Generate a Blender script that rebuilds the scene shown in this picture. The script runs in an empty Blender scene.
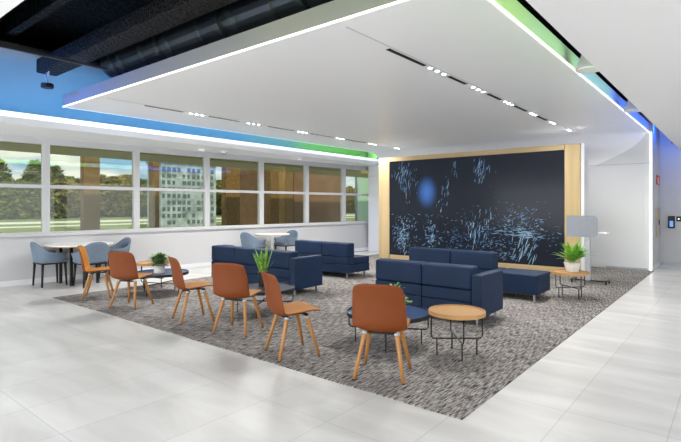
import bpy, bmesh, math, random
from math import sin, cos, pi, radians
from mathutils import Vector, Matrix, noise
random.seed(7)
S = bpy.context.scene
COL = S.collection

# ---------------------------------------------------------------- camera, world, exposure
cd = bpy.data.cameras.new('camera'); cam = bpy.data.objects.new('camera', cd); COL.objects.link(cam)
cam.location = (0, 0, 1.45); cam.rotation_euler = (radians(90), 0, radians(39.25))
cd.sensor_width = 36; cd.lens = 486.5 / 681 * 36; cd.shift_y = -15 / 681
cd.clip_end = 400
S.camera = cam
S.view_settings.view_transform = 'Standard'; S.view_settings.look = 'None'
S.view_settings.gamma = 1; S.view_settings.use_curve_mapping = False
S.view_settings.exposure = 0.3
S.cycles.max_bounces = 10; S.cycles.diffuse_bounces = 6; S.cycles.transparent_max_bounces = 16
S.cycles.sample_clamp_indirect = 6

W = bpy.data.worlds.new('world'); S.world = W; W.use_nodes = True
nt = W.node_tree; nt.nodes.clear()
out = nt.nodes.new('ShaderNodeOutputWorld'); bg = nt.nodes.new('ShaderNodeBackground')
tc = nt.nodes.new('ShaderNodeTexCoord'); mp = nt.nodes.new('ShaderNodeMapping'); nz = nt.nodes.new('ShaderNodeTexNoise')
cr = nt.nodes.new('ShaderNodeValToRGB')
mp.inputs['Scale'].default_value = (3, 3, 12); nz.inputs['Scale'].default_value = 2.2; nz.inputs['Detail'].default_value = 6
cr.color_ramp.elements[0].position = .42; cr.color_ramp.elements[0].color = (.28, .52, .85, 1)
cr.color_ramp.elements[1].position = .6; cr.color_ramp.elements[1].color = (.95, .97, 1, 1)
nt.links.new(tc.outputs['Generated'], mp.inputs[0]); nt.links.new(mp.outputs[0], nz.inputs['Vector'])
nt.links.new(nz.outputs['Fac'], cr.inputs[0]); nt.links.new(cr.outputs[0], bg.inputs[0])
bg.inputs[1].default_value = 1.0; nt.links.new(bg.outputs[0], out.inputs[0])

def lamp(name, kind, loc, energy, color=(1, 1, 1), size=1, size_y=None, rot=(0, 0, 0), spread=None):
    d = bpy.data.lights.new(name, kind); d.energy = energy; d.color = color
    if kind == 'AREA':
        d.size = size
        if size_y: d.shape = 'RECTANGLE'; d.size_y = size_y
        else: d.shape = 'DISK'
        if spread: d.spread = radians(spread)
    elif kind == 'SUN': d.angle = radians(2)
    else: d.shadow_soft_size = size
    o = bpy.data.objects.new(name, d); COL.objects.link(o); o.location = loc; o.rotation_euler = rot
    return o
lamp('sun', 'SUN', (-20, 0, 30), 3.2, (1, .95, .86), rot=(radians(38), 0, radians(75)))
# cove LED colours: blue near, green far
COVE = [(0.9, (.02, .33, .80)), (2.9, (.02, .33, .80)), (4.9, (.02, .34, .80)), (6.9, (.03, .37, .80)), (8.6, (.08, .45, .65)), (10.3, (.13, .65, .10)), (11.9, (.13, .65, .06))]
for y, c in COVE:
    lamp('cove_led', 'AREA', (-9.0, y, 2.97), 8, c, .08, 2.0, rot=(0, radians(180 - 30), 0))
# LED in the slot right of the canopy: green near, blue far
for y, c, e in [(1.6, (.32, .6, .15), 6), (3.6, (.32, .6, .15), 6), (5.6, (.30, .6, .25), 6), (7.6, (.2, .45, .5), 7), (9.6, (.05, .2, 1), 6), (11.6, (.04, .16, 1), 8)]:
    lamp('slot_led', 'AREA', (-1.03, y, 2.98), e * .6, c, .16, 2.0, rot=(0, radians(90 + 25), 0), spread=90)
lamp('slot_led', 'AREA', (-1.3, 13.0, 3.25), 9, (.04, .18, 1), .3, .3, rot=(radians(75), 0, 0))
# LED above the near ceiling edge that washes the canopy's front face
for x, c, e in [(-8.3, (.03, .20, 1), 11), (-7.2, (.05, .22, .9), 7), (-6.0, (.2, .28, .6), 4), (-4.8, (.45, .48, .45), 4), (-3.4, (.6, .62, .30), 6), (-2.0, (.5, .6, .25), 7)]:
    lamp('slot_led', 'AREA', (x, 1.05, 3.45), e * .55, c, 1.3, .12, rot=(radians(84), 0, 0), spread=45)
# fill lights added under the unseen ceiling behind and beside the camera
for x in (-8.5, -5.5, -2.5, .6, 2.8):
    for y in (-2.4, -.4):
        lamp('aisle_light', 'AREA', (x, y, 2.76), 8, (.98, .99, 1), 1.0, 1.0)
for y in (2.2, 5.0, 8.0, 11.0):
    lamp('aisle_light', 'AREA', (.9, y, 2.76), 4, (.98, .99, 1), .8, .8)
lamp('aisle_light', 'AREA', (.9, 13.3, 2.76), 9, (.98, .99, 1), .5, .5)
# unseen fill panels added at the near and right walls to lift the ceiling
for x in (-8.4, -5, -1.6): lamp('entrance_daylight', 'AREA', (x, -3.85, 1.35), 118, (.95, .98, 1), 3.6, 2.3, rot=(radians(90), 0, 0))
for y in (0, 4.5, 9): lamp('entrance_daylight', 'AREA', (3.85, y, 1.35), 36, (.95, .98, 1), 2.3, 4.0, rot=(0, radians(90), 0))

# ---------------------------------------------------------------- materials
def new_mat(name):
    m = bpy.data.materials.new(name); m.use_nodes = True
    return m, m.node_tree, m.node_tree.nodes['Principled BSDF']
def mat(name, col, rough=.6, metal=0., bump=0., bscale=200., emit=None, es=1., var=0., vscale=4., spec=.5, stretch=(1, 1, 1)):
    m, t, p = new_mat(name)
    p.inputs['Base Color'].default_value = (*col, 1); p.inputs['Roughness'].default_value = rough
    p.inputs['Metallic'].default_value = metal; p.inputs['Specular IOR Level'].default_value = spec
    if emit: p.inputs['Emission Color'].default_value = (*emit, 1); p.inputs['Emission Strength'].default_value = es
    if bump or var:
        c = t.nodes.new('ShaderNodeTexCoord'); mm = t.nodes.new('ShaderNodeMapping'); mm.inputs['Scale'].default_value = stretch
        t.links.new(c.outputs['Object'], mm.inputs[0])
    if bump:
        n = t.nodes.new('ShaderNodeTexNoise'); n.inputs['Scale'].default_value = bscale; n.inputs['Detail'].default_value = 3
        b = t.nodes.new('ShaderNodeBump'); b.inputs['Strength'].default_value = bump; b.inputs['Distance'].default_value = .06 if bump >= 1 else .01
        t.links.new(mm.outputs[0], n.inputs['Vector']); t.links.new(n.outputs['Fac'], b.inputs['Height']); t.links.new(b.outputs[0], p.inputs['Normal'])
    if var:
        n = t.nodes.new('ShaderNodeTexNoise'); n.inputs['Scale'].default_value = vscale; n.inputs['Detail'].default_value = 5
        r = t.nodes.new('ShaderNodeValToRGB')
        r.color_ramp.elements[0].position = .3; r.color_ramp.elements[1].position = .7
        r.color_ramp.elements[0].color = (*[max(0, k * (1 - var)) for k in col], 1)
        r.color_ramp.elements[1].color = (*[min(1, k * (1 + var)) for k in col], 1)
        t.links.new(mm.outputs[0], n.inputs['Vector']); t.links.new(n.outputs['Fac'], r.inputs[0]); t.links.new(r.outputs[0], p.inputs['Base Color'])
    return m

M = {}
M['cove'] = mat('cove_paint', (.36, .37, .38), .6)
M['wall'] = mat('wall_paint', (.52, .52, .53), .55)
M['white'] = mat('white_paint', (.90, .90, .91), .5)
M['canopy'] = mat('canopy_paint', (.93, .935, .95), .38)
M['fascia'] = mat('grey_fascia', (.22, .225, .24), .5)
M['panel'] = mat('white_panel', (.72, .725, .735), .4)
M['deckblack'] = mat('black_deck', (.003, .004, .006), .55, spec=.2, bump=1, bscale=9, var=.9, vscale=9, stretch=(1, 3, 1))
M['fur'] = mat('sprayed_insulation', (.005, .005, .006), .55, spec=.28, bump=1, bscale=22, var=.95, vscale=30)
M['duct'] = mat('black_duct', (.045, .055, .07), .28, metal=.85, bump=.25, bscale=6, stretch=(30, 1, 1))
M['black'] = mat('black_metal', (.012, .012, .013), .45, metal=.3)
M['blacktrim'] = mat('black_edge_trim', (.03, .03, .035), .4)
M['alu'] = mat('window_aluminium', (.54, .54, .55), .45, metal=.0)
M['oak'] = mat('oak', (.5, .29, .11), .45, var=.14, vscale=7, stretch=(1, 1, .12))
M['oakflat'] = mat('oak_top', (.48, .26, .09), .45, var=.13, vscale=9, stretch=(.15, 1, 1))
M['oakframe'] = mat('pale_oak_veneer', (.52, .38, .19), .5, var=.10, vscale=9, stretch=(1, 1, .06))
M['legoak'] = mat('leg_oak', (.38, .17, .045), .45, var=.12, vscale=14, stretch=(1, 1, .15))
M['shell'] = mat('tan_leather', (.165, .038, .005), .5, bump=.12, bscale=260, var=.05, spec=.3)
M['pad'] = mat('mustard_leather', (.50, .19, .018), .55, bump=.15, bscale=260, var=.05, spec=.3)
M['navy'] = mat('navy_upholstery', (.005, .020, .058), .6, bump=.12, bscale=300, var=.12, vscale=3, spec=.3)
M['slate'] = mat('slate_blue_fabric', (.15, .20, .265), .9, bump=.3, bscale=300, var=.1, vscale=60)
M['tubseat'] = mat('slate_seat_fabric', (.17, .23, .30), .9, bump=.3, bscale=300)
M['bluetop'] = mat('blue_black_top', (.016, .055, .17), .28)
M['greytop'] = mat('charcoal_top', (.03, .04, .06), .3)
M['steel'] = mat('steel', (.5, .5, .52), .3, metal=1)
M['laminate'] = mat('white_laminate', (.85, .85, .85), .3)
M['plyedge'] = mat('oak_edge', (.55, .33, .14), .5)
M['potwhite'] = mat('white_stone_pot', (.75, .73, .70), .7, bump=.6, bscale=50, var=.12, vscale=30)
M['potblack'] = mat('black_pot', (.01, .01, .012), .35)
M['soil'] = mat('soil', (.05, .03, .02), 1)
M['leafa'] = mat('dark_leaf', (.05, .13, .035), .5, var=.6, vscale=14)
M['leafb'] = mat('snake_leaf', (.16, .34, .05), .45, var=.6, vscale=20)
M['leafc'] = mat('bright_leaf', (.14, .42, .05), .45, var=.6, vscale=12)
M['leafd'] = mat('lime_leaf', (.22, .42, .05), .5, var=.5, vscale=20)
M['flower'] = mat('cream_succulent', (.62, .62, .28), .6)
M['felt'] = mat('grey_felt', (.27, .29, .33), .95, bump=.4, bscale=200, var=.05, vscale=50)
M['polegrey'] = mat('grey_post', (.42, .44, .47), .45, metal=.3)
M['rubber'] = mat('black_rubber', (.01, .01, .01), .7)
M['led'] = mat('white_led', (1, 1, 1), .5, emit=(1, .99, .96), es=3.5)
M['ledwarm'] = mat('warm_led', (1, 1, 1), .5, emit=(1, .95, .86), es=1.15)
M['ledsoft'] = mat('soft_led', (1, 1, 1), .5, emit=(.78, .90, 1), es=.62)
M['lampglow'] = mat('lamp_glow', (1, 1, 1), .5, emit=(1, 1, 1), es=14)
M['slot'] = mat('slot_black', (.004, .004, .005), .8)
M['red'] = mat('sign_red', (.55, .02, .03), .5)
M['signwhite'] = mat('sign_white', (.85, .85, .85), .5)
M['cabinet'] = mat('cabinet_beige', (.45, .38, .32), .5)
M['readerblue'] = mat('reader_display', (.02, .05, .1), .2, emit=(.08, .25, .7), es=1.0)
M['grass'] = mat('lawn', (.16, .19, .05), 1, var=.35, vscale=.35)
M['road'] = mat('pale_asphalt', (.60, .60, .56), .9, var=.1, vscale=1)
M['bark'] = mat('bark', (.12, .07, .04), 1)
M['treea'] = mat('tree_green', (.16, .18, .04), 1, var=.5, vscale=.9)
M['treeb'] = mat('tree_olive', (.25, .21, .055), 1, var=.5, vscale=.9)
M['brickwall'] = mat('orange_brown_cladding', (.20, .11, .03), .9, bump=.5, bscale=20, var=.3, vscale=12)
M['brownwall'] = mat('dark_brown_cladding', (.20, .10, .045), .8, var=.2, vscale=2)
M['soffit'] = mat('olive_soffit', (.30, .26, .10), .8)
M['palebuild'] = mat('pale_facade', (.36, .42, .45), .8, var=.45, vscale=1.2)
M['dimwin'] = mat('dim_window', (.10, .13, .14), .3)
M['darkwin'] = mat('dark_window', (.03, .05, .07), .2)
M['palegreen'] = mat('pale_green_panel', (.35, .5, .38), .6)

# carpet: streaks run along Y
m, t, p = new_mat('woven_carpet'); p.inputs['Roughness'].default_value = 1; p.inputs['Specular IOR Level'].default_value = .1
c = t.nodes.new('ShaderNodeTexCoord')
def streak(sc, detail=3):
    a = t.nodes.new('ShaderNodeMapping'); a.inputs['Scale'].default_value = sc
    n = t.nodes.new('ShaderNodeTexNoise'); n.inputs['Scale'].default_value = 1; n.inputs['Detail'].default_value = detail; n.inputs['Roughness'].default_value = .7
    t.links.new(c.outputs['Object'], a.inputs[0]); t.links.new(a.outputs[0], n.inputs['Vector']); return n
n1 = streak((95, 8, 1)); n2 = streak((12, 90, 1), 2); n3 = streak((.7, .9, 1), 2)
def mth(op, a, b):
    q = t.nodes.new('ShaderNodeMath'); q.operation = op
    for i, v in enumerate((a, b)):
        if isinstance(v, (int, float)): q.inputs[i].default_value = v
        else: t.links.new(v, q.inputs[i])
    return q.outputs[0]
s = mth('ADD', mth('MULTIPLY', n1.outputs['Fac'], .70), mth('ADD', mth('MULTIPLY', n2.outputs['Fac'], .20), mth('MULTIPLY', n3.outputs['Fac'], .10)))
r = t.nodes.new('ShaderNodeValToRGB'); r.color_ramp.elements[0].position = .43; r.color_ramp.elements[1].position = .575
r.color_ramp.elements[0].color = (.035, .030, .028, 1); r.color_ramp.elements[1].color = (.42, .395, .375, 1)
t.links.new(s, r.inputs[0]); t.links.new(r.outputs[0], p.inputs['Base Color'])
b = t.nodes.new('ShaderNodeBump'); b.inputs['Strength'].default_value = .5; b.inputs['Distance'].default_value = .006
t.links.new(s, b.inputs['Height']); t.links.new(b.outputs[0], p.inputs['Normal'])
M['carpet'] = m

# porcelain tile: 0.6 x 1.2 m, long side along Y, joints on the carpet's edges
m, t, p = new_mat('porcelain_tile')
c = t.nodes.new('ShaderNodeTexCoord'); a = t.nodes.new('ShaderNodeMapping'); a.inputs['Rotation'].default_value = (0, 0, radians(90)); a.inputs['Location'].default_value = (-1.27 + 1.2 * 30, .34 + .6 * 30, 0)
br = t.nodes.new('ShaderNodeTexBrick'); br.offset = 0; br.inputs['Scale'].default_value = 1; br.inputs['Brick Width'].default_value = 1.2; br.inputs['Row Height'].default_value = .6
br.inputs['Mortar Size'].default_value = .0035; br.inputs['Mortar Smooth'].default_value = .2; br.inputs['Bias'].default_value = 0
br.inputs['Color1'].default_value = (.60, .595, .58, 1); br.inputs['Color2'].default_value = (.65, .645, .63, 1); br.inputs['Mortar'].default_value = (.47, .465, .45, 1)
a.inputs['Rotation'].default_value = (0, 0, radians(-90)); a.inputs['Location'].default_value = (-1.27 + 24, -.34 + 18, 0)
t.links.new(c.outputs['Object'], a.inputs[0]); t.links.new(a.outputs[0], br.inputs['Vector'])
a2 = t.nodes.new('ShaderNodeMapping'); a2.inputs['Scale'].default_value = (.7, 2.6, 1); a2.inputs['Rotation'].default_value = (0, 0, .25)
n = t.nodes.new('ShaderNodeTexNoise'); n.inputs['Scale'].default_value = 1.3; n.inputs['Detail'].default_value = 7; n.inputs['Distortion'].default_value = .6
t.links.new(c.outputs['Object'], a2.inputs[0]); t.links.new(a2.outputs[0], n.inputs['Vector'])
rr = t.nodes.new('ShaderNodeValToRGB'); rr.color_ramp.elements[0].position = .3; rr.color_ramp.elements[1].position = .7
rr.color_ramp.elements[0].color = (.80, .79, .78, 1); rr.color_ramp.elements[1].color = (1.06, 1.06, 1.06, 1)
t.links.new(n.outputs['Fac'], rr.inputs[0])
mx = t.nodes.new('ShaderNodeMix'); mx.data_type = 'RGBA'; mx.blend_type = 'MULTIPLY'; mx.inputs[0].default_value = 1
t.links.new(br.outputs['Color'], mx.inputs[6]); t.links.new(rr.outputs[0], mx.inputs[7]); t.links.new(mx.outputs[2], p.inputs['Base Color'])
p.inputs['Roughness'].default_value = .33; p.inputs['Specular IOR Level'].default_value = .45
M['tile'] = m

# tinted glass: transparent tint plus mirror reflection
def glass(name, tint, refl):
    m = bpy.data.materials.new(name); m.use_nodes = True; t = m.node_tree; t.nodes.clear()
    o = t.nodes.new('ShaderNodeOutputMaterial'); tr = t.nodes.new('ShaderNodeBsdfTransparent'); tr.inputs[0].default_value = (*tint, 1)
    g = t.nodes.new('ShaderNodeBsdfGlossy'); g.inputs['Roughness'].default_value = .02; g.inputs[0].default_value = (.85, .9, .9, 1)
    lw = t.nodes.new('ShaderNodeLayerWeight'); lw.inputs[0].default_value = .5
    fr = t.nodes.new('ShaderNodeMath'); fr.operation = 'POWER'; fr.inputs[1].default_value = 4; t.links.new(lw.outputs['Facing'], fr.inputs[0])
    ad = t.nodes.new('ShaderNodeMath'); ad.operation = 'MULTIPLY_ADD'; ad.inputs[1].default_value = .8; ad.inputs[2].default_value = refl
    mx = t.nodes.new('ShaderNodeMixShader'); t.links.new(fr.outputs[0], ad.inputs[0]); t.links.new(ad.outputs[0], mx.inputs[0])
    t.links.new(tr.outputs[0], mx.inputs[1]); t.links.new(g.outputs[0], mx.inputs[2]); t.links.new(mx.outputs[0], o.inputs[0])
    return m
M['glass'] = glass('tinted_window_glass', (.88, .89, .79), .04)

# display face: near-black emission with a soft blue oval spot
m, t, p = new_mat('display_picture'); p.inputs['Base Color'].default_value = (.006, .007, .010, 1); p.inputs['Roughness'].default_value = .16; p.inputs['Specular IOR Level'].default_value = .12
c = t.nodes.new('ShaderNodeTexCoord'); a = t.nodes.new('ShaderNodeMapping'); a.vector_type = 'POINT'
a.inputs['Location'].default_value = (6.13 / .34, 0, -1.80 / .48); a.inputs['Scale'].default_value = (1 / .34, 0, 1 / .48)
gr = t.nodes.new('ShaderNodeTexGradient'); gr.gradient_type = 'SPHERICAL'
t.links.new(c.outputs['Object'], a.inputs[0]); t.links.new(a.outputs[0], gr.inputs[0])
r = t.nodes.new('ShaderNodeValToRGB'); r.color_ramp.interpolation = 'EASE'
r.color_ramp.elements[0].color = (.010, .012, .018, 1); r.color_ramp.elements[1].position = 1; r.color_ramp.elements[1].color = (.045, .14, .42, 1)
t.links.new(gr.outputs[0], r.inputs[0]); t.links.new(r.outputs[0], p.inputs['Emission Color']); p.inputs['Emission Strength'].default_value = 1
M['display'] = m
M['stroke'] = [mat('stroke_blue', (0, 0, 0), .5, emit=(.07, .20, .42), es=1), mat('stroke_pale', (0, 0, 0), .5, emit=(.20, .35, .48), es=1), mat('stroke_grey', (0, 0, 0), .5, emit=(.06, .09, .12), es=1)]

# ---------------------------------------------------------------- helpers
def obj(name, bm, m, parent=None, smooth=False, kind=None, loc=None):
    me = bpy.data.meshes.new(name); bmesh.ops.recalc_face_normals(bm, faces=bm.faces[:]) if len(bm.faces) < 60000 else None
    bm.to_mesh(me); bm.free()
    for k in (m if isinstance(m, list) else [m]): me.materials.append(k)
    if smooth:
        for f in me.polygons: f.use_smooth = True
    o = bpy.data.objects.new(name, me); COL.objects.link(o)
    if parent: o.parent = parent
    if kind: o['kind'] = kind
    if loc: o.location = loc
    return o
def tag(o, label, cat, group=None):
    o['label'] = label; o['category'] = cat
    if group: o['group'] = group
    return o
def thing(name, label, cat, loc=(0, 0, 0), rz=0, group=None):
    o = bpy.data.objects.new(name, None); COL.objects.link(o); o.empty_display_size = .1
    o.location = loc; o.rotation_euler = (0, 0, rz)
    return tag(o, label, cat, group)
def dup(root, loc, rz, label, group=None, sc=None):
    r = root.copy(); COL.objects.link(r); r.location = loc; r.rotation_euler = (0, 0, rz); r['label'] = label
    if sc: r.scale = sc
    if group: r['group'] = group
    for ch in list(root.children):
        c = ch.copy(); COL.objects.link(c); c.parent = r
        for g in list(ch.children):
            d = g.copy(); COL.objects.link(d); d.parent = c
    return r
def bm_new(): return bmesh.new()
def merge(dst, src, mtx=None):
    me = bpy.data.meshes.new('tmp')
    if mtx: bmesh.ops.transform(src, matrix=mtx, verts=src.verts[:])
    src.to_mesh(me); src.free(); dst.from_mesh(me); bpy.data.meshes.remove(me)
def box(bm, x0, x1, y0, y1, z0, z1, bev=0, seg=2, mtx=None):
    b = bmesh.new(); bmesh.ops.create_cube(b, size=1)
    for v in b.verts: v.co = Vector(((x0 + x1) / 2 + v.co.x * (x1 - x0), (y0 + y1) / 2 + v.co.y * (y1 - y0), (z0 + z1) / 2 + v.co.z * (z1 - z0)))
    if bev: bmesh.ops.bevel(b, geom=b.edges[:], offset=bev, segments=seg, profile=.5, affect='EDGES')
    merge(bm, b, mtx); return bm
def tube(bm, pts, r, seg=8, r2=None):
    pts = [Vector(p) for p in pts]; rings = []
    n = len(pts)
    for i, p_ in enumerate(pts):
        d = (pts[min(i + 1, n - 1)] - pts[max(i - 1, 0)]).normalized()
        up = Vector((0, 0, 1)) if abs(d.z) < .9 else Vector((1, 0, 0))
        u = d.cross(up).normalized(); v = d.cross(u)
        rad = r if r2 is None else r + (r2 - r) * i / (n - 1)
        rings.append([bm.verts.new(p_ + (u * cos(a) + v * sin(a)) * rad) for a in [2 * pi * k / seg for k in range(seg)]])
    for i in range(n - 1):
        for k in range(seg): bm.faces.new((rings[i][k], rings[i][(k + 1) % seg], rings[i + 1][(k + 1) % seg], rings[i + 1][k]))
    bm.faces.new(rings[0]); bm.faces.new(rings[-1][::-1]); return bm
def lathe(bm, prof, seg=32, c=(0, 0, 0), axis='Z'):
    rings = []
    for r, h in prof:
        ring = []
        for k in range(seg):
            a = 2 * pi * k / seg
            q = Vector((r * cos(a), r * sin(a), h)) if axis == 'Z' else Vector((h, r * cos(a), r * sin(a)))
            ring.append(bm.verts.new(q + Vector(c)))
        rings.append(ring)
    for i in range(len(prof) - 1):
        for k in range(seg): bm.faces.new((rings[i][k], rings[i][(k + 1) % seg], rings[i + 1][(k + 1) % seg], rings[i + 1][k]))
    bm.faces.new(rings[0][::-1]); bm.faces.new(rings[-1]); return bm
def prism(bm, poly, z0, z1):
    a = [bm.verts.new((x, y, z0)) for x, y in poly]; b = [bm.verts.new((x, y, z1)) for x, y in poly]
    bm.faces.new(a[::-1]); bm.faces.new(b); n = len(poly)
    for i in range(n): bm.faces.new((a[i], a[(i + 1) % n], b[(i + 1) % n], b[i]))
    return bm
def grid(bm, fn, nu, nv, closed=False):
    vs = [[bm.verts.new(fn(i / nu, j / nv)) for j in range(nv + 1)] for i in range(nu + 1)]
    for i in range(nu):
        for j in range(nv): bm.faces.new((vs[i][j], vs[i + 1][j], vs[i + 1][j + 1], vs[i][j + 1]))
    return vs
def solid(o, th, off=0, sub=1):
    m = o.modifiers.new('solid', 'SOLIDIFY'); m.thickness = th; m.offset = off
    if sub: s = o.modifiers.new('sub', 'SUBSURF'); s.levels = sub; s.render_levels = sub
def B(*a, **k): return box(bm_new(), *a, **k)
def struct(name, bm, m, **k): return obj(name, bm, m, kind='structure', **k)

# ---------------------------------------------------------------- the room
CX0, CX1, CY0, CY1 = -8.38, -1.448, 3.07, 12.79          # carpet
struct('floor', prism(bm_new(), [(-10.9, -4), (4, -4), (4, 14.3), (-9.1, 14.3)], -.1, 0), M['tile'])
tag(struct('carpet', B(CX0, CX1, CY0, CY1, .0, .008), M['carpet']), 'grey woven area carpet laid under the lounge seating', 'carpet')
del bpy.data.objects['carpet']['kind']
AW = radians(4.6); W0 = Vector((-10.2, 2.9, 0)); WD = Vector((sin(AW), cos(AW), 0))
WM = Matrix.Translation(W0) @ Matrix.Rotation(-AW, 4, 'Z')       # local: +Y along the wall, +X into the room
SILL, HEAD = .925, 2.645
KM = [-2.57, -.93, .71, 2.43, 4.13, 5.75, 7.36, 8.91, 10.48]
wl = bm_new()
box(wl, -.25, 0, -6.9, 11.6, 0, SILL, mtx=WM); box(wl, -.25, 0, -6.9, 11.6, HEAD, 4.3, mtx=WM)
box(wl, -.25, 0, -6.9, KM[0], SILL, HEAD, mtx=WM); box(wl, -.25, 0, KM[-1], 11.6, SILL, HEAD, mtx=WM)
struct('wall_left', wl, M['wall'])
struct('baseboard_left', box(bm_new(), .0, .012, -6.9, 11.3, 0, .10, mtx=WM), M['panel'])
struct('trim_1', box(bm_new(), .0, .05, KM[0] - .1, KM[-1] + .1, SILL - .04, SILL + .012, bev=.006, mtx=WM), M['alu'])
for i in range(8):
    k0, k1 = KM[i], KM[i + 1]; f = bm_new(); z0, z1 = SILL + .013, HEAD
    box(f, -.10, .02, k0 + .001, k0 + .06, z0, z1, mtx=WM); box(f, -.10, .02, k1 - .06, k1 - .001, z0, z1, mtx=WM)
    box(f, -.10, .015, k0 + .06, k1 - .06, z0, z0 + .025, mtx=WM); box(f, -.10, .015, k0 + .06, k1 - .06, z1 - .03, z1, mtx=WM)
    box(f, -.09, .01, k0 + .06, k1 - .06, 1.785, 1.85, mtx=WM)
    w = struct('window_%d' % (i + 1), f, M['alu'])
    g = bm_new(); box(g, -.055, -.045, k0 + .06, k1 - .06, z0 + .025, 1.785, mtx=WM)
    obj('glass_pane', g, M['glass'], w)
    g = bm_new(); box(g, -.055, -.045, k0 + .06, k1 - .06, 1.85, z1 - .03, mtx=WM)
    obj('glass_pane', g, M['glass'], w)

# dropped soffit along the windows with a lit lip, and the cove that turns up into the high ceiling
SX = -8.8
struct('ceiling', prism(bm_new(), [(-10.75, -4), (SX, -4), (SX, 14.2), (-9.30, 14.2)], 2.74, 2.80), M['white'])
struct('trim_2', B(SX - .03, SX, -4, 14.2, 2.80, 2.93), M['white'])
struct('trim_3', B(SX - .001, SX + .008, -1, 12.75, 2.85, 2.93), M['ledsoft'])
cv = bm_new()
grid(cv, lambda u, v: Vector((-9.45 + .62 * (1 - cos(v * pi / 2)), -1 + u * 15.2, 2.85 + .90 * sin(v * pi / 2))), 2, 14)
struct('ceiling.001', cv, M['cove'], smooth=True)
struct('ceiling.002', B(-8.84, -8.2, -1, 14.2, 3.75, 3.80), M['cove'])
struct('trim_4', B(-8.2, -8.17, -1, 14.2, 3.74, 3.82), M['blacktrim'])
tag(obj('ceiling_rail', B(-7.01, -6.975, -1, 3.28, 3.395, 3.43), M['blacktrim']), 'thin black rail edging the open black ceiling at the upper left', 'rail')
# near and right ceiling, deck above everything
struct('ceiling.003', prism(bm_new(), [(-10.75, -4), (4, -4), (4, 14.2), (-1.08, 14.2), (-1.08, 1.16), (-10.4, 1.16)][0:6], 2.801, 2.86), M['white'])
struct('ceiling.004', B(-11, 4, -4, 14.3, 4.15, 4.25), M['deckblack'])
struct('trim_13', B(-8.70, -1.56, 3.347, 3.3545, 3.12, 3.298), M['fascia'])
# canopy: flat underside, lit edge, far end curving down into the wall
CN0, CN1, CNY = -8.71, -1.54, 3.355
cb = bm_new(); box(cb, CN0, CN1, CNY, 12.25, 3.1, 3.3)
box(cb, CN0, CN1, 12.25, 12.95, 3.11, 3.3)
def cove(u, v):
    x = CN0 + (CN1 - CN0) * u
    r = .02 + .72 * min(1, max(0, (-1.62 - x) / 1.15)) ** .6
    a = v * pi / 2
    return Vector((x, 12.8 - r * (1 - sin(a)), 3.1 - r * (1 - cos(a))))
def cove2(u, v):
    u = 1 - (1 - u) ** 2
    return cove(u, v)
vs = grid(cb, cove2, 50, 16)
struct('ceiling.005', cb, M['canopy'])
ca = bm_new()
a_ = [ca.verts.new(cove2(i / 50, 0)) for i in range(51)]; b_ = [ca.verts.new((v_.co.x, 12.2, 3.099)) for v_ in a_]
for i in range(50): ca.faces.new((a_[i], a_[i + 1], b_[i + 1], b_[i]))
struct('ceiling.006', ca, M['canopy'])
struct('trim_5', B(CN0 - .012, CN1 + .012, CNY - .008, CNY + .004, 3.095, 3.112), M['ledwarm'])
struct('trim_6', B(CN1 - .004, CN1 + .010, CNY, 12.79, 3.091, 3.115), M['ledwarm'])
struct('trim_7', B(CN0 - .006, CN0 + .002, CNY, 12.5, 3.096, 3.112), M['ledsoft'])
# far wall behind the display, corridor corner
struct('wall_far', B(-9.29, -1.49, 12.8, 12.949, 0, 3.5), M['panel'])
struct('trim_8', B(-9.25, -1.52, 12.79, 12.80, 2.408, 2.418), M['polegrey'])
struct('trim_9', B(-1.512, -1.487, 12.780, 12.799, 0.01, 3.088), M['led'])
struct('wall_corridor', B(-1.55, -1.49, 12.95, 14.2, 0, 3.9), M['wall'])
struct('baseboard_corridor', B(-1.491, -1.478, 12.96, 14.19, 0, .09), M['panel'])
struct('wall_end', B(-9.3, 4, 14.2, 14.35, 0, 4.15), M['wall'])
struct('baseboard_end', B(-1.478, 4, 14.188, 14.2, 0, .09), M['polegrey'])
struct('baseboard_far', B(-2.4, -1.57, 12.785, 12.8, 0, .05), M['polegrey'])
struct('wall_right', B(4, 4.15, -4, 14.35, 0, 4.15), M['white'])
struct('wall_near', B(-11, 4.15, -4.15, -4, 0, 4.15), M['white'])
d = bm_new()
box(d, -2.75, -1.64, 12.788, 12.7995, .05, 2.40)
o = struct('door_1', d, M['panel'])

# ---------------------------------------------------------------- black services above the canopy
dz, dy = 3.66, 3.66
du = bm_new(); prof = []; x = -7.55
prof = [(.10, x), (.19, x + .02), (.205, x + .12)]
x += .12; k = 0
random.seed(3)
while x < 1.5:
    for (rr_, dx) in ((.205, .18), (.235, .02), (.235, .06), (.20, .02), (.20, .12), (.24, .02), (.24, .10), (.215, .02), (.215, .5), (.225, .01), (.225, .05), (.20, .02), (.20, .15)):
        x += dx * (1 if dx < .2 else random.uniform(.8, 1.4)); prof.append((rr_, x))
lathe(du, [(a * 1.25, b) for a, b in prof], 28, (0, dy, dz), 'X')
tag(obj('ventilation_duct', du, M['duct'], smooth=False), 'black round duct with collars above the front edge of the canopy', 'duct')
bmm = B(-8.45, 3, 2.86, 3.16, 3.52, 3.735, bev=.02)
tag(obj('ceiling_beam', bmm, M['fur']), 'black sprayed beam running across the open ceiling beside the duct', 'beam')
for i, (yy, lab) in enumerate(((1.55, 'black deck rib nearest the white ceiling corner'), (1.95, 'black deck rib, second from the white ceiling corner'), (2.35, 'black deck rib beside the sprayed beam'))):
    tag(obj('deck_rib', B(-8.1, 2, yy, yy + .12, 3.9, 4.149), M['deckblack']), lab, 'rib', 'ribs of the open black deck')
dv = thing('ceiling_speaker', 'small black round device hanging from the sprayed beam end', 'device', (-8.25, 2.95, 0.13))
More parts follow.
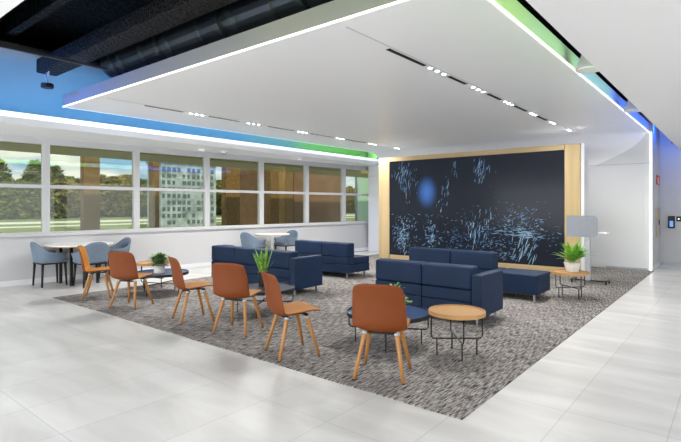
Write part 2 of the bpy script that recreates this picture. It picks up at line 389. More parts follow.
obj('bracket', tube(tube(bm_new(), [(0, 0, 3.385), (0, 0, 3.2)], .01), [(-.06, 0, 3.385), (0, 0, 3.27), (.06, 0, 3.385)], .012), M['steel'], dv)
obj('housing', lathe(bm_new(), [(.03, 3.215), (.085, 3.205), (.09, 3.15), (.08, 3.14)], 20), M['black'], dv)
for yy, lab in ((6.05, 'nearer of the two white cone lights in the slot beside the canopy'), (9.1, 'farther of the two white cone lights in the slot beside the canopy')):
    o = thing('pendant_light', lab, 'light', (-1.30, yy, 0), 0, 'cone lights in the ceiling slot')
    obj('shade', lathe(bm_new(), [(.02, 3.32), (.03, 3.30), (.145, 3.03), (.15, 3.0)], 28), M['alu'], o, smooth=False)
    obj('diffuser', lathe(bm_new(), [(.14, 2.999), (.14, 2.985)], 28), M['signwhite'], o)
    obj('stem', tube(bm_new(), [(0, 0, 3.3), (0, 0, 4.14)], .006), M['black'], o)

# recessed slot lights and diffusers in two rows of the canopy
def cluster(x, y0, y1, n, label, group, e):
    o = thing('recessed_downlight', label, 'light', (x, (y0 + y1) / 2, 3.1), 0, group); L = y1 - y0
    obj('trim_plate', B(-.035, .035, -L / 2, L / 2, -.008, -.0005), M['panel'], o)
    for i in range(n):
        yy = -L / 2 + L * (i + .5) / n
        obj('lamp', lathe(bm_new(), [(.026, -.0085), (.022, -.013)], 12, (0, yy, 0)), M['lampglow'], o)
    l = lamp('downlight', 'AREA', (x, (y0 + y1) / 2, 3.075), e, (1, .98, .95), .09, L * .8, spread=150)
    return o
def slotgrill(x, y0, y1, label, group):
    o = thing('linear_air_diffuser', label, 'air diffuser', (x, (y0 + y1) / 2, 3.1), 0, group); L = y1 - y0
    obj('slot', B(-.03, .03, -L / 2, L / 2, -.006, -.0005), M['slot'], o)
    obj('rim', box(B(-.036, -.03, -L / 2, L / 2, -.008, -.0005), .03, .036, -L / 2, L / 2, -.008, -.0005), M['panel'], o)
ordn = ['first', 'second', 'third', 'fourth', 'fifth', 'sixth', 'seventh', 'eighth']
XR, XL = -2.84, -7.52
sr = [(4.27, 5.05), (5.66, 6.16), (6.90, 7.42), (8.0, 8.6), (9.2, 9.75)]
lr = [(5.08, 5.6), (6.3, 6.8), (7.5, 7.95), (8.75, 9.1), (9.9, 10.3), (11.2, 11.45)]
sl = [(4.15, 4.85), (5.40, 6.10), (6.85, 7.60), (8.15, 8.95), (9.4, 10.25)]
ll = [(4.95, 5.3), (6.25, 6.65), (7.68, 8.05), (9.02, 9.36), (10.35, 10.75), (11.6, 11.9)]
for i, (a, b) in enumerate(sr): slotgrill(XR, a, b, '%s black air slot from the camera in the right canopy row' % ordn[i], 'air slots in the right canopy row')
for i, (a, b) in enumerate(lr): cluster(XR, a, b, 3, '%s cluster of bright lamps from the camera in the right canopy row' % ordn[i], 'lamp clusters in the right canopy row', (22, 22, 22, 20, 14, 22)[i])
for i, (a, b) in enumerate(sl): slotgrill(XL, a, b, '%s black air slot from the left in the canopy row beside the windows' % ordn[i], 'air slots in the window side canopy row')
for i, (a, b) in enumerate(ll): cluster(XL, a, b, 3, '%s cluster of bright lamps from the left in the window side canopy row' % ordn[i], 'lamp clusters in the window side canopy row', (40, 40, 40, 34, 26, 8)[i])
for x, l in ((XR, 0), (XL, 1)): struct('trim_%d' % (10 + l), B(x + .045, x + .05, 3.5, 12.1, 3.0965, 3.0995), M['polegrey'])

def disc(name, label, x, y, z, r, m1, m2, h=.02, cat='light'):
    o = thing(name, label, cat, (x, y, z))
    obj('rim', lathe(bm_new(), [(r, -.0005), (r, -h * .6), (r * .8, -h)], 24), m1, o)
    obj('lens', lathe(bm_new(), [(r * .75, -h - .0005), (r * .6, -h - .008)], 20), m2, o)
disc('soffit_downlight', 'white round light in the window soffit beside the dark dome', -9.42, 6.55, 2.74, .10, M['panel'], M['ledsoft'])
disc('dome_camera', 'small dark dome in the soffit above the third window bay', -9.45, 7.2, 2.74, .09, M['panel'], M['potblack'], .05, 'camera')
disc('soffit_downlight', 'white round light in the soffit above the fifth window bay', -9.2, 9.5, 2.74, .10, M['panel'], M['ledsoft'])

# ---------------------------------------------------------------- display wall
SY = 10.98
dw = thing('display_wall', 'freestanding oak framed wall holding the large dark video display', 'display wall', (0, 0, 0))
obj('core', B(-7.55, -2.47, SY + .02, SY + .33, .04, 2.74), M['panel'], dw)
obj('side_panel', B(-2.53, -2.46, SY + .001, SY + .34, .03, 2.752), M['panel'], dw)
obj('oak_upright', B(-7.595, -7.255, SY - .03, SY + .02, .03, 2.75), M['oakframe'], dw)
obj('oak_upright', B(-2.835, -2.532, SY - .03, SY + .02, .03, 2.75), M['oakframe'], dw)
hb = M['oakframe'].copy(); hb.name = 'pale_oak_horizontal'
for nd in hb.node_tree.nodes:
    if nd.type == 'MAPPING': nd.inputs['Scale'].default_value = (.06, 1, 1)
obj('oak_header', B(-7.245, -2.845, SY - .03, SY + .02, 2.64, 2.75), hb, dw)
obj('oak_plinth', B(-7.245, -2.845, SY - .03, SY + .02, .03, .15), hb, dw)
obj('toe_kick', B(-7.55, -2.5, SY - .01, SY + .3, .008, .03), M['slot'], dw)
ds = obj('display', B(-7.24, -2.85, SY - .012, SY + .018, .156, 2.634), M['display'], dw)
obj('bezel', box(box(box(B(-7.252, -7.24, SY - .02, SY + .018, .15, 2.64), -2.85, -2.838, SY - .02, SY + .018, .15, 2.64), -7.24, -2.85, SY - .02, SY + .018, 2.632, 2.64), -7.24, -2.85, SY - .02, SY + .018, .15, .157), M['slot'], dw)
st = bm_new(); random.seed(11)
def stroke(x, z, L, w, ang, mi):
    dx, dz_ = cos(ang) * L / 2, sin(ang) * L / 2; nx, nz_ = -sin(ang) * w / 2, cos(ang) * w / 2
    if not (-7.2 < x < -2.9 and .2 < z < 2.6): return
    y = SY - .0135 - random.random() * .002
    vs = [st.verts.new((x + sx * dx + q * nx, y, z + sx * dz_ + q * nz_)) for sx, q in ((-1, .3), (0, 1), (1, .3), (1, -.3), (0, -1), (-1, -.3))]
    f = st.faces.new(vs); f.material_index = mi
def clump(n, cx, cz, sx, sz, ang, L, w, pale=.35, jit=.2):
    for _ in range(int(n * 1.25)):
        x = random.gauss(cx, sx); z = random.gauss(cz, sz)
        q = random.random(); mi = 1 if q < pale else (0 if q < .8 else 2)
        stroke(x, z, L * random.uniform(.3, 1.15), w * random.uniform(.35, .95), ang + random.gauss(0, jit), mi)
V = radians(80)
clump(42, -6.82, 2.15, .15, .20, V, .20, .016); clump(8, -5.38, 2.35, .05, .18, V, .16, .014, .5); clump(32, -4.66, 2.32, .12, .16, V, .19, .016, .5)
clump(12, -5.6, 1.85, .06, .2, V, .15, .016, .3); clump(6, -5.78, 1.45, .06, .1, V, .14, .02, .1)
clump(120, -6.86, .72, .20, .28, radians(25), .085, .017, .55, .6); clump(50, -6.85, .65, .09, .22, V, .10, .03, .8, .5)
clump(70, -6.02, .72, .15, .26, radians(20), .085, .016, .5, .6); clump(24, -5.98, .68, .05, .18, V, .10, .03, .5, .4)
clump(60, -5.42, .65, .2, .26, radians(-15), .08, .013, .2, .5)
clump(50, -4.68, .88, .22, .22, V, .14, .018, .5, .25); clump(70, -4.62, .75, .28, .3, radians(10), .07, .013, .2, .6); clump(12, -4.9, .85, .05, .12, V, .16, .03, .7, .2)
clump(70, -4.05, 1.0, .18, .25, radians(-20), .08, .014, .3, .5); clump(40, -4.15, .4, .18, .14, radians(10), .09, .014, .5, .5)
clump(80, -3.68, 1.06, .22, .20, radians(15), .10, .015, .35, .45); clump(40, -3.72, .84, .20, .05, radians(5), .22, .018, .8, .15)
clump(34, -3.68, .50, .13, .16, radians(68), .22, .022, .7, .1); clump(24, -3.3, .95, .3, .22, radians(5), .08, .012, .2, .4)
clump(30, -5.2, .45, .9, .16, radians(5), .07, .011, .1, .5); clump(14, -6.45, 2.0, .12, .25, V, .1, .012, .1)
clump(26, -5.2, 1.0, 1.3, .25, radians(5), .06, .009, .0, .5)
obj('picture_strokes', st, M['stroke'], ds)

# ---------------------------------------------------------------- wall fittings at the right
o = thing('fire_sign', 'small red sign with white symbol high on the corridor corner wall', 'sign', (-1.489, 13.85, 2.07))
obj('plate', B(0, .008, -.30, .30, -.11, .11), M['red'], o)
sg = bm_new(); box(sg, .0085, .010, -.05, .07, -.075, .03); box(sg, .0085, .010, -.12, -.06, .0, .05); box(sg, .0085, .010, .12, .20, -.08, -.05); box(sg, .0085, .010, -.06, .04, .045, .07)
obj('symbol', sg, M['signwhite'], o)
o = thing('extinguisher_cabinet', 'beige recessed cabinet in the corridor corner wall', 'cabinet', (-1.489, 13.75, 1.06))
obj('frame', box(box(box(B(0, .03, -.30, -.25, -.34, .34), 0, .03, .25, .30, -.34, .34), 0, .03, -.25, .25, .29, .34), 0, .03, -.25, .25, -.34, -.29), M['cabinet'], o)
obj('door', B(0, .015, -.25, .25, -.29, .29), M['cabinet'], o)
obj('handle', B(.016, .035, .10, .13, -.06, .06), M['black'], o)
o = thing('card_reader', 'black card reader with blue display on the end wall', 'card reader', (-1.245, 14.199, 1.06))
obj('body', B(-.07, .07, -.05, 0, -.15, .15, bev=.015), M['black'], o)
obj('screen', B(-.035, .035, -.053, -.0505, -.11, .03), M['readerblue'], o)
o = thing('door_button', 'small square black switch beside the card reader', 'switch', (-1.10, 14.199, 1.14))
obj('plate', B(-.05, .05, -.012, 0, -.06, .06, bev=.004), M['black'], o)
obj('button', lathe(bm_new(), [(.02, 0), (.02, .008)], 14), M['steel'], o).matrix_local = Matrix.Translation((0, -.012, 0)) @ Matrix.Rotation(radians(90), 4, 'X')
for i, (xx, zz) in enumerate(((-1.32, 3.33), (-1.18, 3.0))):
    tag(obj('wall_vent', B(xx - .07, xx + .07, 14.19, 14.2, zz - .03, zz + .03), M['slot']), ('upper' if i == 0 else 'lower') + ' small black slot on the blue lit end wall', 'vent')

# ---------------------------------------------------------------- orange shell chairs (face +Y)
PROF = [(.235, .415), (.215, .432), (.15, .438), (.05, .426), (-.05, .412), (-.12, .398), (-.178, .402), (-.218, .44), (-.236, .52), (-.245, .62), (-.262, .70), (-.28, .765), (-.295, .815)]
WID = [.185, .205, .218, .224, .228, .232, .236, .237, .235, .230, .222, .212, .200]
CUR = [.0, .0, .004, .010, .016, .026, .044, .058, .058, .052, .046, .040, .032]
def lerp(A, s):
    s = min(max(s, 0), .99999) * (len(A) - 1); i = int(s); f = s - i
    if isinstance(A[0], tuple): return tuple(a + (b - a) * f for a, b in zip(A[i], A[i + 1]))
    return A[i] + (A[i + 1] - A[i]) * f
def shell_fn(off, shrink):
    def fn(u, v):
        s = shrink + (1 - 2 * shrink) * v
        y, z = lerp(PROF, s); y2, z2 = lerp(PROF, s + .01); y1, z1 = lerp(PROF, s - .01)
        n = Vector((0, -(z2 - z1), (y2 - y1))); n = -n.normalized() if n.length else Vector((0, 0, 1))
        w = lerp(WID, s) * (1 - shrink * 1.5); q = 2 * u - 1
        # rounded corners at both ends
        e = min(s, 1 - s) / .10
        if e < 1: w *= 1 - .20 * (1 - e) ** 3
        z -= .016 * abs(q) ** 4 * min(1, max(0, (s - .88) / .12))
        lift = lerp(CUR, s) * abs(q) ** 2.4
        return Vector((q * w, y, z)) + n * (lift + off)
    return fn
def make_chair(label, cat='chair', loc=(0, 0, 0), rz=0, group=None):
    t = thing('dining_chair', label, cat, loc, rz, group)
    b = bm_new(); grid(b, shell_fn(0, 0), 12, 22); o = obj('seat_shell', b, M['shell'], t, smooth=True); solid(o, .014, -1)
    b = bm_new(); grid(b, shell_fn(.010, .02), 12, 22); o = obj('seat_pad', b, M['pad'], t, smooth=True); solid(o, .016, 0)
    u = bm_new(); box(u, -.13, .13, -.11, -.07, .368, .386, bev=.004); box(u, -.13, .13, .08, .12, .384, .402, bev=.004); box(u, -.03, .03, -.1, .1, .382, .396)
    obj('under_frame', u, M['black'], t)
    for sx in (-1, 1):
        for sy in (-1, 1):
            top = Vector((sx * .135, sy * .10, .385)); bot = Vector((sx * .205, sy * .20, .009))
            l = obj('leg', tube(bm_new(), [top + (bot - top) * k for k in (0, .12, .5, 1)], .0235, 12, .0145), M['legoak'], t, smooth=True)
            obj('foot_glide', tube(bm_new(), [bot, bot - Vector((0, 0, .004)) + (bot - top).normalized() * .002], .0135, 10), M['rubber'], l)
            obj('leg_bracket', tube(bm_new(), [top + (bot - top) * .0, top + (bot - top) * .045], .0240, 10), M['polegrey'], l)
    return t
GC = 'tan shell chairs along the near edge of the carpet'
cl = [(-7.86, 3.55, -32, 'mustard and tan shell chair in profile at the left end of the row'),
      (-6.75, 3.52, 24, 'tan shell chair, second from left, its back in front of the bushy white potted plant'),
      (-5.364, 3.60, -18, 'tan shell chair seen in profile, third from left, right of the bushy plant table'),
      (-4.47, 3.61, 21, 'tan shell chair, back to us, just left of the black potted snake plant'),
      (-3.385, 3.39, -24, 'tan shell chair in profile just right of the snake plant'),
      (-2.355, 3.46, 23, 'largest nearest tan shell chair, back to us in front of the round blue table')]
proto = None
for x, y, a, lab in cl:
    z = .008
    if proto is None: proto = make_chair(lab, loc=(x, y, z), rz=radians(a), group=GC)
    else: dup(proto, (x, y, z), radians(a), lab, GC)

# ---------------------------------------------------------------- navy sofas; local frame = world axes, back towards -Y
def cush(bm, *a): return box(bm, *a, bev=.028, seg=3)
def make_sofa(label, x0, x1, y0, y1, bx0, bx1, seams, arms, ret=None, lefthigh=None, bz=.702):
    t = thing('lounge_sofa', label, 'sofa', ((x0 + x1) / 2, (y0 + y1) / 2, .008), 0, 'navy lounge sofas')
    ox, oy = (x0 + x1) / 2, (y0 + y1) / 2
    L = lambda b: (bmesh.ops.translate(b, vec=(-ox, -oy, 0), verts=b.verts[:]), b)[1]
    ax0 = x0 + (.13 if 'l' in arms else 0); ax1 = x1 - (.13 if 'r' in arms else 0)
    edges = [ax0] + seams + [ax1]
    for i in range(len(edges) - 1):
        if edges[i] >= bx1 - .01:
            obj('bench_block', L(box(bm_new(), edges[i] + .003, edges[i + 1] - .003, y0, y1 + .005, .10, .405, bev=.028, seg=3)), M['navy'], t)
            continue
        b = bm_new(); box(b, edges[i] + .003, edges[i + 1] - .003, y0 + .004, y1, .10, .27, bev=.015, seg=2)
        obj('base', L(b), M['navy'], t, smooth=False)
        b = bm_new(); cush(b, edges[i] + .003, edges[i + 1] - .003, y0 + .22, y1 + .005, .272, .405)
        obj('seat_cushion', L(b), M['navy'], t)
    be = [max(bx0, ax0)] + [s for s in seams if bx0 < s < bx1] + [min(bx1, ax1)]
    for i in range(len(be) - 1):
        b = bm_new(); box(b, be[i] + .002, be[i + 1] - .002, y0, y0 + .215, .273, .418, bev=.012)
        cush(b, be[i] + .002, be[i + 1] - .002, y0 - .004, y0 + .218, .42, bz)
        obj('backrest', L(b), M['navy'], t)
    if 'l' in arms: obj('arm', L(box(bm_new(), x0, x0 + .127, y0 + (.32 if lefthigh else 0), y1, .10, .612, bev=.02, seg=2)), M['navy'], t)
    if 'r' in arms: obj('arm', L(box(bm_new(), x1 - .127, x1, y0 - .01, y1, .10, .612, bev=.02, seg=2)), M['navy'], t)
    if lefthigh:
        b = bm_new(); box(b, x0, x0 + .32, y0 + .225, y0 + .315, .273, .418, bev=.012); cush(b, x0, x0 + .32, y0 + .222, y0 + .315, .42, bz)
        box(b, x0, x0 + .13, y0, y0 + .22, .10, .418, bev=.012); cush(b, x0, x0 + .13, y0 - .004, y0 + .219, .42, bz)
        obj('corner_backrest', L(b), M['navy'], t)
    for xx in (x0 + .08, x1 - .08):
        for yy in (y0 + .07, y1 - .08):
            b = bm_new(); box(b, xx - .014, xx + .014, yy - .014, yy + .014, 0, .10)
            obj('leg', L(b), M['steel'], t)
    return t
make_sofa('navy sofa at the left with a corner back, behind the snake plant', -7.65, -5.45, 5.53, 6.2, -7.65, -5.45, [-6.97, -6.27], 'lr', lefthigh=True)
make_sofa('navy armless sofa farther back, left of the display', -7.44, -5.96, 7.53, 8.26, -7.44, -5.96, [-6.655], '')
make_sofa('navy sofa in the centre behind the round blue table and oak side table', -3.91, -2.365, 5.545, 6.25, -3.91, -2.365, [-3.18], 'r')
make_sofa('navy sofa nearest the display with a backless bench end at its right', -4.56, -2.31, 7.5, 8.12, -4.56, -3.0, [-3.75, -3.0], '')

# ---------------------------------------------------------------- wire-framed round coffee tables
def make_table(label, x, y, r, h, rot, top, rim, fr, group=None, bz=.16):
    t = thing('coffee_table', label, 'table', (x, y, .008), radians(rot), group)
    b = bm_new(); lathe(b, [(r * .985, h - .018), (r, h - .016), (r, h - .001), (r * .93, h - .0012)], 56); obj('table_top', b, top, t, smooth=False)
    b = bm_new()
    pr = [(r, h - .03), (r + .006, h - .028), (r + .006, h + .010), (r - .006, h + .010), (r - .006, h), ]
    seg = 64; rings = []
    for rr_, z in pr: rings.append([b.verts.new((rr_ * cos(2 * pi * k / seg), rr_ * sin(2 * pi * k / seg), z)) for k in range(seg)])
    for i in range(len(pr)):
        A_, B_ = rings[i], rings[(i + 1) % len(pr)]
        for k in range(seg): b.faces.new((A_[k], A_[(k + 1) % seg], B_[(k + 1) % seg], B_[k]))
    obj('rim', b, rim, t)
    for q in (0, 1):
        a = q * pi / 2; dx, dy_ = cos(a), sin(a); R = r - .015; c = .035; zz = bz + (.006 if q else 0)
        pts = [(-R * dx, -R * dy_, h - .018), (-R * dx, -R * dy_, zz + c)]
        for k in range(1, 5):
            g = k / 4 * pi / 2; rad = R - c + c * cos(g); pts.append((-rad * dx, -rad * dy_, zz + c - c * sin(g)))
        for k in range(4, -1, -1):
            g = k / 4 * pi / 2; rad = R - c + c * cos(g); pts.append((rad * dx, rad * dy_, zz + c - c * sin(g)))
        pts += [(R * dx, R * dy_, h - .018)]
        obj('wire_frame', tube(bm_new(), pts, .0075, 8), fr, t, smooth=True)
        for s_ in (-1, 1):
            F_ = s_ * (R - .07 if r > .35 else R - .055)
            obj('leg', tube(bm_new(), [(F_ * dx, F_ * dy_, 0), (F_ * dx, F_ * dy_, zz)], .0075, 8), fr, t, smooth=True)
    return t
make_table('large round blue topped coffee table under the bushy plant at the left', -7.41, 4.37, .43, .34, 20, M['bluetop'], M['black'], M['black'], 'large round coffee tables')
make_table('large round charcoal coffee table under the black potted snake plant', -4.97, 4.42, .43, .34, 35, M['greytop'], M['black'], M['black'], 'large round coffee tables')
make_table('large round blue topped coffee table behind the nearest tan chair', -2.85, 4.28, .43, .33, 30, M['bluetop'], M['black'], M['black'], 'large round coffee tables')
make_table('small round oak side table with black wire legs in front of the central sofa', -2.11, 4.365, .264, .425, 40, M['oakflat'], M['oakflat'], M['black'], 'small round oak side tables')
make_table('small round oak side table beside the bushy plant at the left', -8.12, 4.62, .275, .425, 15, M['oakflat'], M['oakflat'], M['black'], 'small round oak side tables')
make_table('small round oak side table under the broad leaved plant by the bench end', -2.05, 8.24, .27, .40, 50, M['oakflat'], M['oakflat'], M['black'], 'small round oak side tables')

# ---------------------------------------------------------------- plants
def leaf(bm, base, d, L, w, droop=.3, seg=5, tw=0, mi=0, fold=.15):
    d = Vector(d).normalized(); base = Vector(base); side = d.cross(Vector((0, 0, 1)))
    if side.length < .05: side = Vector((cos(tw), sin(tw), 0))
    side.normalize(); p_ = base.copy(); rows = []
    for i in range(seg + 1):
        s_ = i / seg; ww = w * (sin(pi * min(1, .12 + s_ * .88)) ** .8) / 2 if i < seg else w * .02
        up = side.cross(d)
        rows.append([bm.verts.new(p_ - side * ww + up * fold * ww), bm.verts.new(p_), bm.verts.new(p_ + side * ww + up * fold * ww)])
        d = (d + Vector((0, 0, -droop / seg))).normalized(); p_ = p_ + d * (L / seg)
    for i in range(seg):
        for k in (0, 1):
            f = bm.faces.new((rows[i][k], rows[i][k + 1], rows[i + 1][k + 1], rows[i + 1][k])); f.material_index = mi
def plant(label, x, y, z, pot_prof, potm, fol, folm, soilz, soilr):
    t = thing('potted_plant', label, 'plant', (x, y, z))
    obj('pot', lathe(bm_new(), pot_prof, 28), potm, t, smooth=False)
    obj('soil', lathe(bm_new(), [(soilr, soilz - .01), (soilr, soilz)], 20), M['soil'], t)
    obj('foliage', fol, folm, t)
random.seed(5)
TT = .348
f = bm_new()      # bushy succulent
for k in range(420):
    a = random.uniform(0, 2 * pi); el = random.uniform(-.1, 1.5)
    d = Vector((cos(a) * cos(el), sin(a) * cos(el), sin(el))); R = random.uniform(.05, .235) * (1 - .22 * sin(el))
    leaf(f, Vector((0, 0, .13)) + d * R * .8, d + Vector((0, 0, .2)), random.uniform(.045, .09), random.uniform(.024, .04), .4, 3, a, 0 if random.random() < .75 else 1)
for k in range(9):
    a = random.uniform(0, 2 * pi); R = random.uniform(.05, .19); c = Vector((cos(a) * R, sin(a) * R, random.uniform(.20, .30)))
    for j in range(12): leaf(f, c, (cos(j * 2.4), sin(j * 2.4), .6 + j * .06), .05, .03, .2, 2, 0, 2)
plant('bushy green and cream plant in a white stone pot', -7.37, 4.31, TT, [(.07, 0), (.085, .01), (.09, .125), (.08, .13)], M['potwhite'], f, [M['leafa'], M['leafd'], M['flower']], .128, .078)
f = bm_new()      # snake plant
for k in range(44):
    a = random.uniform(0, 2 * pi); r = random.uniform(0, .05); tilt = random.uniform(.05, .62)
    leaf(f, (cos(a) * r, sin(a) * r, .17), (cos(a) * tilt, sin(a) * tilt, 1), random.uniform(.20, .40), random.uniform(.024, .038), random.uniform(.0, .12), 5, a, 0 if random.random() < .6 else 1)
plant('spiky snake plant in a tall black pot', -5.08, 4.53, TT, [(.055, 0), (.062, .005), (.075, .19), (.07, .195)], M['potblack'], f, [M['leafb'], M['leafd']], .185, .066)
f = bm_new()      # low trailing plant
for k in range(130):
    a = random.uniform(0, 2 * pi); el = random.uniform(-.1, 1.2); R = random.uniform(.04, .17)
    d = Vector((cos(a) * cos(el), sin(a) * cos(el), sin(el)))
    leaf(f, Vector((0, 0, .10)) + d * R, d, random.uniform(.035, .06), random.uniform(.018, .03), .6, 3, a, 0 if random.random() < .6 else 1)
for k in range(5):
    a = -.2 + random.uniform(-.5, .5)
    for j in range(7): leaf(f, (cos(a) * (.06 + j * .025), sin(a) * (.06 + j * .025), .15 - j * .012 + .02 * random.random()), (cos(a + (-1) ** j), sin(a + (-1) ** j), .4), .05, .025, .5, 3, 0, 1)
plant('small leafy green plant on the round table behind the nearest tan chair', -2.93, 4.47, .338, [(.04, 0), (.05, .01), (.06, .08), (.054, .085)], M['potwhite'], f, [M['leafc'], M['leafd']], .082, .05)
f = bm_new()      # broad-leaved plant
for k in range(95):
    a = random.uniform(0, 2 * pi); tilt = random.uniform(.15, 1.15)
    leaf(f, (cos(a) * .02, sin(a) * .02, .15), (cos(a) * tilt, sin(a) * tilt, 1), random.uniform(.2, .40), random.uniform(.03, .058), random.uniform(.4, 1.1), 6, a, 0 if random.random() < .45 else 1)
plant('broad leaved bright green plant in a white faceted pot', -2.03, 8.28, .408, [(.08, 0), (.09, .01), (.125, .15), (.115, .155)], M['potwhite'], f, [M['leafc'], M['leafd']], .148, .11)

# ---------------------------------------------------------------- mobile lectern with felt screen
t = thing('mobile_lectern', 'grey mobile lectern with a rounded felt screen and castered base', 'lectern', (-2.16, 9.92, .008), 0)
obj('post', B(-.04, .04, -.03, .03, .06, .93, bev=.004), M['polegrey'], t)
pb = bm_new(); pts = []; w_, h_, r_ = .325, .195, .075
for cx_, cz_, a0 in ((w_ - r_, h_ - r_, 0), (-(w_ - r_) + .06, h_ - r_ + .06, 90), (-(w_ - r_) + .06, -(h_ - r_) - .06, 180), (w_ - r_, -(h_ - r_), 270)):
    rr_ = r_ if cx_ > 0 else .015
    for k in range(7): a = radians(a0 + 15 * k); pts.append((cx_ + rr_ * cos(a), cz_ + rr_ * sin(a)))
prism(pb, pts, -.015, .015)
bmesh.ops.transform(pb, matrix=Matrix.Translation((-.155, -.05, 1.065)) @ Matrix.Rotation(radians(90), 4, 'X'), verts=pb.verts[:])
obj('felt_screen', pb, M['felt'], t)
obj('work_surface', B(-.27, .30, -.03, .30, .93, .95, bev=.005), M['laminate'], t)
bb = bm_new(); box(bb, -.30, .32, -.02, .02, .05, .07); box(bb, -.30, -.26, -.02, .30, .05, .07); box(bb, .28, .32, -.02, .30, .05, .07)
obj('base', bb, M['black'], t)
for xx in (-.28, .30):
    for yy in (0, .28):
        cb_ = bm_new(); lathe(cb_, [(.012, -.012), (.025, -.011), (.025, .011), (.012, .012)], 14, (0, 0, 0), 'X'); bmesh.ops.translate(cb_, vec=(xx, yy, .025), verts=cb_.verts[:])
        obj('caster', cb_, M['rubber'], t)

# ---------------------------------------------------------------- slate tub chairs (face +Y) and cafe tables by the windows
def make_tub(label, loc, rz, group):
    t = thing('tub_chair', label, 'chair', loc, rz, group)
    def fn(u, v):
        th = radians(-128 + 256 * u)                      # 0 = back (-Y)
        back = .5 + .5 * cos(min(abs(th) / radians(100), 1) * pi)
        top = .615 + .20 * back ** 1.1
        z = .425 + (top - .425) * v
        rx = .235 + .055 * v; ry = .225 + .06 * v
        e = 2 / 2.6
        sx = math.copysign(abs(sin(th)) ** e, sin(th)); cy = math.copysign(abs(cos(th)) ** e, cos(th))
        return Vector((rx * sx, -ry * cy, z))
    b = bm_new(); grid(b, fn, 30, 6); o = obj('shell_back', b, M['slate'], t, smooth=True); solid(o, .035, 0)
    b = bm_new(); box(b, -.225, .225, -.20, .24, .425, .49, bev=.03, seg=3); obj('seat_cushion', b, M['tubseat'], t, smooth=True)
    b = bm_new(); box(b, -.215, .215, -.21, .22, .40, .424, bev=.005); obj('seat_frame', b, M['black'], t)
    for sx in (-1, 1):
        for sy in (-1, 1):
            obj('leg', tube(bm_new(), [(sx * .19, sy * .185, .41), (sx * .21, sy * .205, 0)], .024, 10, .015), M['black'], t, smooth=True)
    return t
GT = 'slate blue tub chairs at the window tables'
tub = make_tub('slate blue tub chair at the far left, in profile, by the window wall', (-9.75, 3.53, 0), 0, GT)
dup(tub, (-9.12, 3.98, 0), radians(90), 'slate blue tub chair, back to us, at the left window table', GT)
dup(tub, (-9.68, 4.68, 0), radians(180), 'slate blue tub chair on the far side of the left window table', GT)
dup(tub, (-9.34, 8.0, 0), radians(5), 'slate blue tub chair left of the far window table', GT)
dup(tub, (-9.24, 9.03, 0), radians(180), 'slate blue tub chair right of the far window table', GT)
def cafe(label, x, y, r, legs):
    t = thing('cafe_table', label, 'table', (x, y, 0))
    obj('table_top', lathe(bm_new(), [(r - .004, .728), (r, .732), (r, .742), (r - .004, .745)], 48), M['laminate'], t)
    obj('edge_band', lathe(bm_new(), [(r - .012, .712), (r - .001, .718), (r - .001, .7275)], 48), M['plyedge'], t)
    if legs:
        for sx in (-1, 1):
            for sy in (-1, 1): obj('leg', box(bm_new(), sx * .235 - .022, sx * .235 + .022, sy * .235 - .022, sy * .235 + .022, 0, .711), M['black'], t)
        obj('foot_plate', lathe(bm_new(), [(.2, .0), (.2, .012), (.02, .02)], 28), M['steel'], t)
    else:
        obj('pedestal', lathe(bm_new(), [(.04, .02), (.035, .05), (.035, .711)], 20), M['laminate'], t)
        obj('foot_plate', lathe(bm_new(), [(.24, 0), (.24, .012), (.04, .02)], 32), M['laminate'], t)
cafe('round white topped table with black legs at the left window', -9.6, 3.98, .58, True)
cafe('round white pedestal table at the far windows behind the left sofa', -9.2, 8.5, .45, False)

# ---------------------------------------------------------------- outside
struct('ground', B(-140, -11.2, -30, 160, -.5, -.25), M['grass'])
struct('ground.001', B(-58, -52, -30, 160, -.25, -.235), M['road'])
struct('ground.002', B(-46, -43.5, -30, 160, -.25, -.24), M['road'])
struct('ground.003', B(-16.5, -11.3, -30, 160, -.25, -.2), M['road'])
struct('trim_12', B(-12.6, -10.95, -6, 22, 2.68, 2.95), M['soffit'])
for i, (y0, y1, lab) in enumerate(((5.72, 6.14, 'orange brown outdoor column behind the second window bay'), (7.69, 7.9, 'slim orange brown outdoor post behind the third window bay'), (10.36, 10.96, 'orange brown outdoor column behind the fourth window bay'), (12.4, 13.6, 'broad orange brown wall end outside the fifth window bay'))):
    o = thing('outdoor_column', lab, 'column', (-13.5, (y0 + y1) / 2, -.2)); h = (y1 - y0) / 2
    obj('shaft', B(-.25, 0, -h, h, 0, 3.1, bev=.01), M['brickwall'], o)
    obj('base', B(-.30, .05, -h - .05, h + .05, 0, .18), M['brownwall'], o)
o = thing('brown_annex', 'dark brown clad building wing outside the sixth window bay', 'building', (-13.6, 15.2, -.2))
obj('wall', B(-4, 0, -1.45, 1.45, 0, 4.2), M['brownwall'], o)
obj('roof_edge', B(-4.1, .1, -1.5, 1.5, 4.2, 4.4), M['brownwall'], o)
o = thing('pale_screen_panel', 'pale green panel standing outside the last window bay', 'panel', (-13.6, 18.4, -.2))
obj('panel', B(-.05, .05, -.55, .55, .05, 3.4), M['palegreen'], o)
obj('frame', box(B(-.07, .07, -.62, -.551, 0, 3.45), -.07, .07, .551, .62, 0, 3.45), M['palebuild'], o)
# block added outside, shaped as a building for a street reflection in the glass
o = thing('pale_office_building', 'pale multi-storey building seen through the third and fourth bays', 'building', (-35, 23.2, -.25))
obj('facade', B(-2, 0, -2.6, 2.6, 0, 5.1), M['palebuild'], o)
for r_i in range(9):
    for c_i in range(11):
        if random.random() < .85: obj('window', B(.001, .05, -2.5 + c_i * .455, -2.5 + c_i * .455 + random.uniform(.2, .34), .25 + r_i * .53, .25 + r_i * .53 + .3), M['dimwin'], o)
obj('roof', B(-2.1, .1, -2.7, 2.7, 5.1, 5.3), M['palebuild'], o)
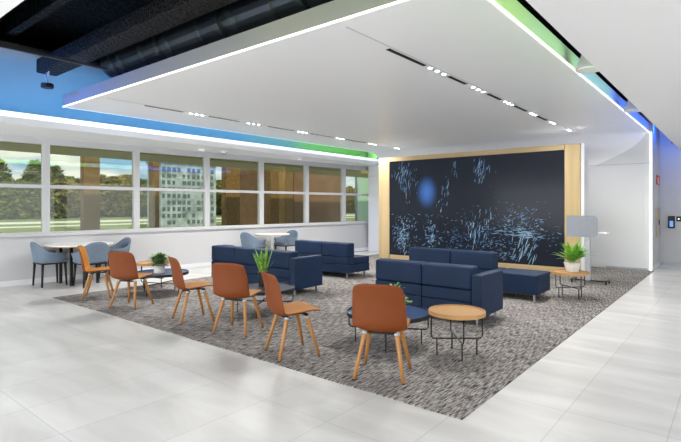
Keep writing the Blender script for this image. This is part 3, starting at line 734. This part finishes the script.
# woodland
random.seed(21)
def crown_mesh(seed, mat_, conifer):
    rnd = random.Random(seed); b = bm_new()
    for k in range(2600):
        s_ = rnd.random(); 
        if conifer: z = .2 + 7.8 * s_; R = 2.3 * (1 - s_) ** .8 + .25
        else: z = .1 + 6.4 * s_; R = 2.9 * math.sqrt(max(.02, 1 - (2 * s_ - 1) ** 2)) * (.75 + .35 * noise.noise(Vector((seed, s_ * 4, 0))))
        a = rnd.uniform(0, 2 * pi); rr_ = R * math.sqrt(rnd.uniform(.25, 1)) * (1 + .3 * noise.noise(Vector((cos(a) * 2, sin(a) * 2, z))))
        c_ = Vector((rr_ * cos(a), rr_ * sin(a), z)); q = rnd.uniform(.15, .38)
        vs_ = [b.verts.new(c_ + Vector((rnd.uniform(-q, q), rnd.uniform(-q, q), rnd.uniform(-q, q)))) for _ in range(3)]
        b.faces.new(vs_)
    return b
protos = []
for i, (mm_, con) in enumerate(((M['treea'], True), (M['treeb'], False), (M['treea'], False))):
    o = thing('woodland_tree', 'x', 'tree')
    obj('crown', crown_mesh(i, mm_, con), mm_, o); obj('trunk', tube(bm_new(), [(0, 0, 0), (0, 0, 6.2)], .22, 8, .05), M['bark'], o)
    protos.append(o)
LT = ['tall pointed dark tree in the woodland seen through the windows', 'rounded olive tree in the woodland seen through the windows', 'rounded dark green tree in the woodland seen through the windows']
used = [False] * 3
y = 16.0
while y < 112:
    for row in range(2):
        k = random.choice((0, 1, 1, 2)); x = -72 - row * 8 - random.uniform(0, 3); sc = random.uniform(.76, .95) * (1 + .1 * row); yy = y + random.uniform(-.8, .8) + row * 1.6
        loc = (x, yy, -.25); rz = random.uniform(0, 6.28); scv = (sc * 1.7, sc * 1.7, sc * 1.02)
        if not used[k]:
            used[k] = True; o = protos[k]; o.location = loc; o.rotation_euler = (0, 0, rz); o.scale = scv; o['label'] = LT[k]; o['group'] = LT[k].split(' in the')[0].replace('tree', 'trees') + ' beyond the lawn'
        else: dup(protos[k], loc, rz, LT[k], LT[k].split(' in the')[0].replace('tree', 'trees') + ' beyond the lawn', scv)
    y += 2.9
